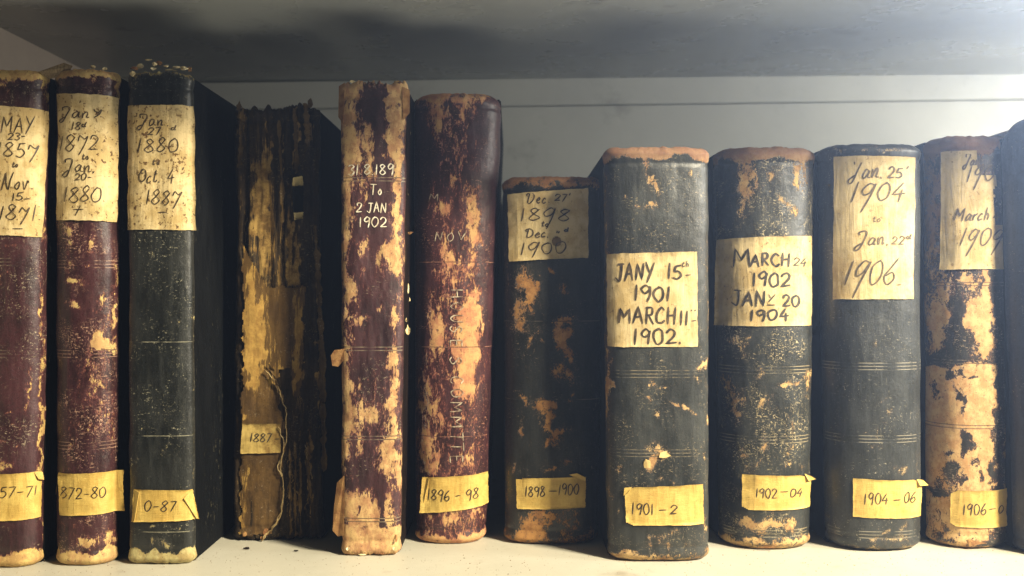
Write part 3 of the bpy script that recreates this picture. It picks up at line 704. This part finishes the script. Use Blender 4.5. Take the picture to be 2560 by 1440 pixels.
# ------------------------------------------------------------------ 6: maroon volume of 1896-98
b = Book('maroon volume with big tan worn patches and rubbed vertical white letters, year sticker 1896', (1034, 1254), (1041, 1214), 226, 1362, .020, 2.4, .010, .004, 6)
b.boards(BOARD_BLACK)
sp6 = b.spine(leather('maroon_leather', **{**MAROON, 'mid': (.32, .10, .07), 'worn': (.54, .32, .13), 'worn2': (.42, .18, .09)}, seed=6, lines=b.bands((655, 868, 1092), n=1), amp=1.3, scale=190, stretch=.36, rough=.42, fleck=0.605, fleck_col=(.4, .2, .13)), dict(base=.21,
    bands=[(215, 252, .40), (1338, 1450, .6), (720, 1340, .07)],
    blobs=[(1098, 275, 14, 50, .5), (1075, 240, 20, 20, .3), (1180, 262, 26, 10, .35), (1154, 300, 8, 20, .28), (1140, 390, 20, 70, .2), (1136, 460, 12, 24, .25), (1118, 522, 20, 16, .42), (1185, 525, 14, 46, .52), (1180, 590, 10, 40, .36), (1120, 640, 20, 24, .46), (1110, 600, 10, 40, .25), (1178, 650, 15, 28, .36), (1122, 692, 22, 26, .4), (1164, 690, 16, 20, .30),
           (1182, 775, 17, 40, .62), (1171, 835, 24, 60, .68), (1167, 925, 22, 50, .66), (1168, 965, 18, 20, .5), (1086, 820, 19, 46, .56), (1100, 860, 14, 20, .3), (1060, 985, 18, 80, .42), (1094, 1028, 15, 22, .36), (1070, 1112, 22, 40, .44), (1072, 1172, 24, 15, .42), (1175, 1138, 6, 24, .4), (1206, 810, 4, 60, .35), (1195, 740, 6, 30, .3), (1170, 1170, 14, 10, .3),
           (1112, 1300, 14, 14, .36), (1150, 1305, 30, 30, .2), (1190, 1300, 16, 24, .2), (1044, 640, 22, 360, -.4), (1234, 600, 16, 420, -.5), (1215, 320, 22, 90, -.15), (1205, 1100, 6, 200, -.2)]))
H6 = [('M', 1072, 1098, 503, 20, dict(pen=3)), ('N', 1086, 1106, 602, 22, dict(pen=3)), ('O', 1116, 1134, 604, 22, dict(pen=2.5)), ('V', 1144, 1166, 600, 22, dict(pen=3))]
for ch, y in [('H', 724), ('O', 756), ('U', 786), ('S', 814), ('E', 848), ('S', 893), ('C', 940), ('O', 972), ('M', 1004), ('M', 1040), ('I', 1064), ('T', 1082), ('T', 1108), ('E', 1138)]:
    H6.append((ch, 1127, 1127 + G[ch][0] * 36, y, 30, dict(rot=-math.pi / 2, slant=0, pen=3.6)))
b.write(sp6, H6, INK_GHOST, off=.0004, pen=3.6)
L = b.paper_quad([(1062, 1195), (1216, 1186), (1217, 1268), (1057, 1285)], sticker_mat(6), 'year_sticker', .0004, 1.2, lift=lambda a, q: np.clip(.06 - a, 0, 1) * .03)
b.write(L, [('1896 - 98', 1069, 1194, 1252, 27, dict(rot=.02, slant=.1))], INK, off=.0006, pen=3.6)
b.flap([(1062, 1195, 0), (1076, 1198, .5), (1068, 1240, .9), (1058, 1284, .2)], sticker_mat(16), parent=L, lift=.0016)

# ------------------------------------------------------------------ 7: black volume of 1898-1900
b = Book('short black volume titled Dec 1898 to Dec 1900 with brown spot on its title label', (1256, 1506), (1263, 1494), 438, 1364, .018, 2.5, .006, .005, 7)
b.boards(BOARD_BLACK)
b.spine(leather('black_leather', **{**BLACK, 'worn': (.42, .21, .06), 'worn2': (.26, .115, .035)}, seed=7, lines=b.bands((803, 1000), n=1), amp=.8, scale=170, stretch=.8, fleck=0.625, fleck_col=(.2, .15, .09), rough=.4), dict(base=.15,
    rot=475, bands=[(420, 462, .5), (1330, 1450, .32)],
    blobs=[(1303, 700, 18, 36, .5), (1326, 735, 14, 34, .48), (1343, 717, 9, 26, .42), (1312, 735, 5, 14, -.4), (1298, 778, 17, 20, .52), (1296, 820, 16, 18, .5), (1382, 678, 12, 7, .45, -35), (1408, 727, 14, 13, .48), (1419, 788, 19, 9, .45, 25), (1402, 827, 23, 24, .52), (1402, 862, 15, 22, .48), (1424, 887, 11, 18, .46), (1322, 855, 8, 20, .42), (1343, 823, 8, 8, .4), (1350, 850, 6, 8, .35),
           (1398, 934, 18, 22, .48), (1429, 940, 10, 24, .38), (1296, 981, 9, 6, .42), (1355, 1012, 25, 13, .52), (1312, 1006, 10, 14, .36), (1366, 1050, 15, 32, .52), (1400, 1078, 22, 8, .48), (1384, 1098, 15, 14, .46), (1366, 1108, 9, 7, .38), (1384, 1022, 6, 8, .4), (1424, 1006, 9, 8, .4), (1431, 979, 11, 4, .38), (1282, 1172, 7, 18, .42), (1373, 1170, 17, 9, .46), (1414, 1154, 15, 11, .42), (1300, 1060, 8, 20, .3), (1304, 1085, 5, 14, .34), (1320, 920, 4, 10, .34), (1290, 915, 6, 6, .3), (1262, 700, 5, 100, .25), (1264, 1250, 5, 100, .25),
           (1360, 1290, 30, 20, .48), (1318, 1314, 20, 20, .48), (1345, 1325, 26, 12, .34), (1420, 1308, 22, 20, .36), (1425, 1270, 26, 14, .3), (1323, 1350, 24, 8, .3), (1385, 1340, 16, 10, -.3), (1350, 462, 20, 4, -.3), (1395, 450, 16, 4, -.4)]))
L = b.paper_quad([(1270, 484), (1469, 470), (1470, 644), (1275, 653)], title_mat(7, .3))
b.write(L, [('Dec.', 1316, 1376, 508, 25), ("27'", 1386, 1424, 502, 17), ('18&8', 1300, 1424, 551, 31), ('to', 1354, 1370, 566, 13), ('Dec.', 1314, 1374, 594, 23), ('"', 1386, 1400, 596, 16), ('d', 1410, 1421, 579, 12), ('1&00', 1300, 1414, 634, 29)], INK, pen=4.2)
b.paper_quad([(1378, 590), (1404, 590), (1406, 618), (1378, 618)], plain('brown_spot', (.17, .10, .025), (.12, .07, .02), .8, 200), 'stain_spot', .0006, .6, 16, 16, cut=lambda a, q, x, y: ((a - .5) ** 2 + (q - .5) ** 2) < .235)
L = b.paper_quad([(1291, 1195), (1463, 1190), (1462, 1270), (1293, 1275)], sticker_mat(7), 'year_sticker', .0004, 1.4, cut=lambda a, q, x, y: (q > .06 * (a < .08)) & (y > 1184 + np.clip((a - .78) * 60, 0, 9)))
b.write(L, [('1898', 1313, 1362, 1241, 26, dict(slant=.05)), ('-', 1370, 1392, 1236, 20), ('1900', 1396, 1446, 1236, 26, dict(slant=.05))], INK, off=.0006, pen=4.0)
b.flap([(1422, 1186, 0), (1440, 1182, 1), (1460, 1194, .8), (1462, 1204, .2), (1444, 1200, 0)], sticker_mat(17), parent=L, lift=.0015)

# ------------------------------------------------------------------ 8: black volume of 1901-2
b = Book('wide black volume lettered in capitals from Jany 1901 to March 1902 standing furthest forward', (1507, 1771), (1518, 1770), 364, 1407, .015, 3.0, .005, .006, 8)
b.boards(BOARD_BLACK)
b.spine(leather('black_leather', **{**BLACK, 'dark': (.016, .0175, .016), 'dark2': (.032, .034, .031), 'worn': (.52, .35, .15)}, seed=8, lines=b.bands((935, 1133)), amp=.75, scale=170, stretch=.8, fleck=0.605, fleck_col=(.30, .24, .15), rough=.40), dict(base=.13,
    rot=425, bands=[(340, 394, .62), (1386, 1450, .38)],
    blobs=[(1616, 408, 13, 22, .42), (1636, 466, 10, 26, .50, 28), (1627, 512, 14, 10, .50), (1600, 520, 8, 5, .4), (1731, 430, 9, 13, .48), (1567, 490, 6, 8, .38), (1514, 480, 5, 200, .30), (1515, 800, 4, 200, .30), (1518, 1000, 6, 100, .35), (1528, 905, 6, 6, .4), (1524, 965, 7, 30, .3), (1768, 800, 4, 300, .30),
           (1756, 921, 12, 12, .5), (1740, 955, 9, 12, .44), (1716, 930, 4, 5, .35), (1618, 996, 8, 10, .46), (1632, 958, 8, 10, .38), (1656, 970, 9, 6, .36), (1642, 1042, 9, 12, .42), (1688, 1010, 18, 5, .48, -18), (1722, 1026, 12, 6, .48, -35), (1764, 1055, 6, 10, .45), (1748, 1012, 5, 5, .35), (1640, 1115, 20, 9, .44), (1658, 1136, 20, 11, .62), (1618, 1160, 13, 17, .58), (1638, 1148, 14, 8, .4), (1562, 1150, 4, 16, .32, 20), (1542, 1180, 9, 9, .36), (1664, 1198, 9, 5, .42), (1690, 1205, 6, 10, .3), (1525, 1230, 6, 20, .3), (1765, 1145, 5, 10, .4), (1552, 1285, 5, 8, .35),
           (1626, 1352, 10, 20, .42), (1665, 1358, 14, 14, .48), (1690, 1335, 18, 8, .38), (1640, 1335, 16, 6, .3), (1762, 1320, 7, 40, .42), (1712, 1360, 8, 14, .25), (1600, 1392, 60, 10, .2), (1740, 1370, 14, 10, .2), (1680, 1000, 60, 90, .05)]))
for i, (x, y, w, h) in enumerate([(1660, 1136, 17, 10), (1618, 1160, 11, 13)]):
    c = b.surf(np.array([x]), np.array([y]), .0004)[0]; k = b.depth / F
    scrap('paper_fragment', c, (w * k, .0012, h * k), plain('raised_paper_chip', (.68, .52, .22), (.52, .36, .13), .7, 120), b.e, b.origin, 120 + i)
L = b.paper_quad([(1519, 634), (1741, 629), (1743, 867), (1522, 868)], title_mat(8, .3))
b.write(L, [('JANY', 1539, 1634, 700, 42, dict(slant=.05)), ('15', 1668, 1704, 696, 34, dict(slant=.03)), ('th', 1704, 1722, 666, 15, dict(pen=3)), ('-', 1712, 1728, 694, 14, dict(pen=4)), ('1901', 1584, 1678, 752, 37, dict(slant=.02)), ('MARCH', 1547, 1690, 808, 38, dict(slant=.03)), ('11', 1698, 1720, 811, 34, dict(slant=.05)), ('"', 1724, 1738, 788, 14, dict(pen=4)), ('-', 1726, 1740, 808, 14, dict(pen=5)), ('1902.', 1584, 1706, 858, 37, dict(slant=.03))], INK, pen=7.8)
L = b.paper_quad([(1562, 1218), (1755, 1212), (1757, 1312), (1566, 1314)], sticker_mat(8), 'year_sticker', .0004, 1.2, cut=lambda a, q, x, y: (a + q * 1.2 > .09) & (a + (1 - q) * 1.2 > .07))
b.write(L, [('1901', 1580, 1634, 1286, 27, dict(slant=.03)), ('-', 1644, 1668, 1282, 20), ('2', 1674, 1692, 1284, 20)], INK, off=.0006, pen=4.2)
b.flap([(1560, 1240, .6), (1562, 1220, .3), (1580, 1218, 0), (1572, 1232, 1)], sticker_mat(18), parent=L, lift=.0015)

# ------------------------------------------------------------------ 9: black volume of 1902-04
b = Book('black volume lettered in capitals March 1902 to Jany 1904, cream flecks and ochre tail', (1782, 2035), (1797, 2022), 364, 1377, .025, 2.25, .006, .006, 9)
b.boards(BOARD_BLACK)
b.spine(leather('black_leather', **{**BLACK, 'dark': (.015, .0165, .015), 'dark2': (.030, .032, .029), 'worn': (.50, .33, .13), 'worn2': (.34, .19, .075)}, seed=9, lines=b.bands((925, 1100, 1335)), amp=1.0, scale=190, stretch=.7, fleck=0.575, fleck_col=(.42, .34, .2), rough=.4), dict(base=.12,
    rot=420, bands=[(340, 396, .60), (1348, 1450, .5)],
    blobs=[(1868, 430, 24, 34, .50), (1872, 480, 20, 30, .42), (1850, 520, 10, 36, .40), (1935, 430, 14, 16, .30), (1928, 445, 10, 20, .28), (1996, 430, 17, 42, .52), (1962, 505, 16, 9, .45, -30), (1988, 530, 10, 16, .42, 30), (1945, 590, 30, 8, .25), (2020, 440, 10, 60, .2),
           (1848, 862, 12, 26, .42), (1872, 845, 8, 12, .4), (1820, 850, 24, 10, .25), (1800, 960, 30, 26, .42), (1840, 1000, 20, 26, .40), (1830, 1030, 10, 10, .35), (1980, 950, 30, 5, .46, 28), (1955, 962, 12, 9, .42), (2014, 955, 9, 30, .48), (1900, 930, 10, 22, .40), (1906, 1006, 6, 20, .44), (1918, 1000, 8, 24, .26), (1980, 1062, 7, 26, .46), (2010, 1000, 10, 6, .36), (1912, 1080, 5, 24, .42), (1912, 1112, 11, 12, .44), (1968, 1128, 9, 24, .42, -12), (1966, 1160, 14, 6, .36, 30), (1864, 1142, 11, 9, .44), (1876, 1170, 9, 14, .40), (1896, 1155, 8, 20, .28), (1855, 1118, 16, 8, .28), (1842, 1045, 6, 20, .3), (2000, 1180, 20, 8, .2),
           (1858, 1312, 26, 16, .5), (1908, 1318, 34, 22, .50), (1945, 1306, 26, 14, .36), (1984, 1314, 18, 20, .5), (1925, 1352, 20, 8, -.3), (1960, 1340, 16, 6, -.35), (1800, 700, 14, 600, -.12)]))
b.flap([(1892, 1370, 0), (1906, 1365, .6), (1940, 1363, 1), (1932, 1369, .5)], TAN, 'torn_flap', lift=.0008)
L = b.paper_quad([(1792, 596), (2028, 588), (2025, 815), (1788, 816)], title_mat(9, .45))
b.write(L, [('M', 1830, 1880, 665, 44, dict(slant=.03)), ('ARCH', 1876, 1974, 664, 30, dict(slant=.05)), ('24', 1982, 2014, 664, 20, dict(pen=3.6)), ('1902', 1880, 1976, 714, 32, dict(slant=.05)), ('JAN', 1830, 1914, 765, 36, dict(slant=.03)), ('Y', 1918, 1936, 753, 16, dict(pen=4)), ('_', 1918, 1936, 762, 10, dict(pen=4)), ('20', 1956, 1998, 766, 26, dict(slant=.03)), ('1904', 1875, 1972, 800, 26, dict(slant=.05))], INK_BLACK, pen=7.4)
L = b.paper_quad([(1856, 1188), (2023, 1190), (2020, 1275), (1856, 1276)], sticker_mat(9), 'year_sticker', .0004, 1.0, cut=lambda a, q, x, y: ((1 - a) + q * 1.1 > .13) & (a + (1 - q) > .06))
b.write(L, [('1902', 1890, 1942, 1245, 24, dict(slant=.05)), ('-', 1948, 1972, 1238, 20), ('04', 1974, 2004, 1243, 20)], INK, off=.0006, pen=3.6)
b.flap([(2008, 1188, .3), (2012, 1206, 1.4), (2028, 1211, 1.8), (2022, 1200, .5)], sticker_mat(19), parent=L, lift=.0015)

# ------------------------------------------------------------------ 10: clean black volume of 1904-06
b = Book('clean black volume titled in thin script Jan 1904 to Jan 1906', (2042, 2301), (2063, 2300), 356, 1382, .024, 2.35, .006, .008, 10)
b.boards(BOARD_BLACK)
b.spine(leather('black_leather', **{**BLACK, 'dark': (.020, .022, .021), 'dark2': (.033, .035, .034), 'worn': (.42, .32, .17), 'worn2': (.32, .22, .11)}, seed=10, lines=b.bands((916, 1098, 1338)), amp=.55, scale=200, stretch=1, fleck=0.6255, fleck_col=(.36, .32, .24), rough=.42), dict(base=.11,
    bands=[(1366, 1450, .28)],
    blobs=[(2095, 372, 26, 10, .45), (2222, 374, 40, 9, .5), (2160, 372, 12, 6, .4), (2182, 860, 9, 7, .48), (2230, 1030, 8, 10, .44, -30), (2140, 960, 8, 4, .4), (2205, 1060, 8, 5, .4), (2190, 1085, 4, 14, .4, 20), (2170, 1082, 14, 4, .35), (2190, 1120, 12, 6, .36), (2256, 1180, 10, 8, .44), (2240, 1172, 5, 10, .34, -30), (2215, 1000, 20, 2, .36, 18), (2110, 690, 5, 5, .3), (2074, 455, 6, 8, .34), (2295, 1170, 4, 40, .3),
           (2262, 1322, 10, 18, .46), (2220, 1328, 10, 8, .42), (2200, 1316, 6, 5, .36), (2240, 1352, 40, 9, .44), (2188, 1355, 16, 8, .46), (2250, 1380, 60, 5, .3), (2085, 1345, 8, 8, .3), (2064, 1310, 5, 10, .3), (2160, 830, 5, 5, .3), (2250, 880, 12, 3, .3)]))
L = b.paper_quad([(2086, 389), (2285, 391), (2283, 748), (2083, 748)], title_mat(10, .25))
b.write(L, [('$an.', 2124, 2208, 444, 44, dict(slant=.25)), ('25', 2218, 2254, 444, 26), ("'", 2262, 2268, 440, 26), ('1&04', 2126, 2258, 502, 46, dict(slant=.3)), ('to', 2182, 2200, 555, 16, dict(pen=2.5)), ('$an.', 2140, 2222, 612, 36, dict(slant=.25)), ('22', 2228, 2260, 611, 20), ('d', 2264, 2275, 596, 12), ('1&06', 2108, 2232, 712, 60, dict(slant=.32)), ('-', 2242, 2252, 716, 10)], INK_FADED, pen=5.2)
L = b.paper_quad([(2133, 1197), (2303, 1203), (2297, 1297), (2133, 1294)], sticker_mat(10), 'year_sticker', .0004, 1.0, cut=lambda a, q, x, y: ((1 - a) + q * 1.1 > .11))
b.write(L, [('1904', 2160, 2220, 1260, 26, dict(slant=.05)), ('-', 2230, 2252, 1258, 20), ('06', 2258, 2285, 1258, 26)], INK, off=.0006, pen=3.6)
b.flap([(2288, 1202, .2), (2290, 1218, 1.4), (2308, 1226, 1.8), (2302, 1212, .5)], sticker_mat(20), parent=L, lift=.0015)

# ------------------------------------------------------------------ 11: mostly tan volume of 1906
b = Book('volume with most of its black leather rubbed away to tan, title label torn, dated 1906', (2308, 2526), (2316, 2514), 334, 1375, .024, 2.25, .008, .006, 11)
b.boards(BOARD_NAVY)
b.spine(leather('rubbed_black_leather', **{**BLACK, 'worn': (.58, .38, .17), 'worn2': (.47, .26, .105), 'mid': (.14, .06, .04), 'dark': (.022, .020, .020)}, seed=11, lines=b.bands((710, 905, 1068, 1235), n=2), amp=.8, scale=150, stretch=.7, fleck=0.585, fleck_col=(.40, .30, .2), rough=.42), dict(base=.39,
    rot=640, bands=[(320, 380, .30), (915, 1225, .42), (1225, 1450, .26)],
    blobs=[(2328, 520, 18, 150, .22), (2440, 355, 60, 16, .2), (2415, 690, 12, 12, .4), (2468, 700, 8, 50, .5), (2355, 800, 22, 60, .36), (2350, 840, 30, 70, .2), (2450, 790, 26, 44, .58), (2425, 790, 16, 14, .4), (2458, 850, 18, 36, .5), (2385, 820, 24, 44, -.6), (2400, 870, 30, 20, -.3), (2375, 760, 20, 14, -.3),
           (2372, 935, 11, 22, -.75), (2388, 990, 9, 16, -.75), (2402, 935, 12, 9, -.6), (2408, 1000, 8, 18, -.65), (2406, 1035, 6, 8, -.6), (2432, 940, 14, 5, -.5), (2340, 985, 10, 26, -.45), (2412, 1105, 11, 30, -.85), (2436, 1108, 9, 12, -.5), (2372, 1130, 18, 9, -.5), (2380, 1180, 13, 28, -.7), (2408, 1200, 9, 16, -.6), (2440, 1160, 9, 14, -.55, 30), (2455, 1195, 6, 18, -.5), (2350, 1215, 14, 20, -.55), (2480, 1180, 6, 24, -.6), (2330, 900, 40, 14, -.5), (2345, 1240, 26, 8, -.5),
           (2504, 950, 16, 500, -.75), (2420, 1290, 60, 30, .2), (2345, 1300, 30, 40, -.12), (2360, 1355, 20, 14, -.3), (2480, 1360, 40, 10, -.5), (2490, 900, 10, 30, .3)]))  # long right-edge blob paints in the shadow cast by the next volume
def torn_label(a, q, x, y):
    n = (fbm(x / 14, y / 14, 77, 3) - .5) * 16
    return ~((x > 2446 + n) & (y < 430 + n)) & ~((x > 2488 + n) & (y < 560 + n))
L = b.paper_quad([(2355, 376), (2506, 376), (2530, 672), (2350, 674)], title_mat(11, .4), cut=torn_label)
b.write(L, [('$an', 2408, 2446, 414, 28, dict(slant=.25)), ('1&0', 2414, 2480, 452, 36, dict(slant=.3)), ('March', 2384, 2468, 550, 32, dict(slant=.3)), ('4', 2480, 2496, 550, 20), ('1&0&', 2398, 2500, 614, 42, dict(slant=.3))], INK_FADED, pen=5.0)
L = b.paper_quad([(2378, 1228), (2514, 1226), (2512, 1320), (2376, 1318)], sticker_mat(11), 'year_sticker', .0004, 1.0, cut=lambda a, q, x, y: (a + q * 1.1 > .09) & (a + (1 - q) * 1.1 > .06))
b.write(L, [('1906', 2407, 2464, 1287, 27, dict(slant=.05)), ('-', 2470, 2490, 1281, 20), ('0', 2494, 2506, 1286, 20)], INK, off=.0006, pen=3.8)
b.flap([(2418, 1348, .1), (2428, 1356, .8), (2466, 1357, .6), (2436, 1362, .5), (2422, 1367, .1)], TAN, 'torn_flap', lift=.0008)

# ------------------------------------------------------------------ 12: plain navy volume cut by the frame
b = Book('plain dark navy volume without any label, cut off by the picture edge', (2500, 2760), (2534, 2750), 276, 1398, .022, 2.3, .024, .006, 12)
b.boards(BOARD_NAVY, rise=-.014)
b.spine(leather('navy_leather', (.014, .018, .034), (.02, .026, .045), (.06, .05, .05), (.3, .2, .1), (.2, .1, .05), seed=12, amp=.5, scale=150, fleck=0.645, rough=.5), dict(base=.08))

# ------------------------------------------------------------------ crumbs on the shelf
for i, (x, y, s_) in enumerate([(617, 1374, .0016), (740, 1379, .0011)]):
    d = CAM_Z * F / (y - 720)
    p_ = P(x, y, d); p_.z = s_ * .55
    o = scrap('leather_crumb', p_, (s_ * 1.6, s_, s_ * .6), BOARD_BROWN, None, (0, 0, 0), 150 + i, 1.0)
    o['label'] = ('dark crumb of leather lying on the cream shelf below the broken volume', 'tiny brown crumb on the shelf between the broken volume and the white lettered one')[i]
    o['category'] = 'crumb'; o['group'] = 'leather crumbs on the shelf'

rng = random.Random(5); V = []; fc = []
for k in range(950):
    px = rng.uniform(0, 2560); d = rng.choice([rng.uniform(.565, .60), rng.gauss(.61, .012)])
    x = (px - 1280) / F * d; y = CAM_Y + d; r = rng.uniform(.00012, .00055) * rng.choice([.6, .6, 1]); a = rng.uniform(0, 6.28)
    b0 = len(V)
    for q in range(3): V.append((x + r * math.cos(a + q * 2.1) * rng.uniform(.6, 1.3), y + r * math.sin(a + q * 2.1), .0001))
    V.append((x, y, .0001 + r * .8))
    fc += [(b0, b0 + 1, b0 + 3), (b0 + 1, b0 + 2, b0 + 3), (b0 + 2, b0, b0 + 3)]
o = link('leather_dust', V, fc, plain('leather_dust', (.14, .075, .035), (.30, .20, .10), .9, 300), None, (0, 0, 0), smooth=False); o['kind'] = 'stuff'
o['label'] = 'fine red brown leather dust scattered over the cream shelf'

# ------------------------------------------------------------------ haze volume added to imitate veiling glare, lit by the added spot
hz = bpy.data.materials.new('haze'); hz.use_nodes = True
t = hz.node_tree; t.nodes.remove(t.nodes['Principled BSDF'])
pv = t.nodes.new('ShaderNodeVolumePrincipled'); pv.inputs['Color'].default_value = (.9, .93, 1, 1)
pv.inputs['Density'].default_value = 0.05; pv.inputs['Anisotropy'].default_value = 0.875
t.links.new(pv.outputs[0], t.nodes['Material Output'].inputs['Volume'])
V, fc = boxes([(-1.2, 1.6, -1.2, 0.5, -1.1, 1.4)])
o = link('haze', V, fc, hz, None, (0, 0, 0), smooth=False); o['kind'] = 'stuff'
scene.cycles.volume_bounces = 0
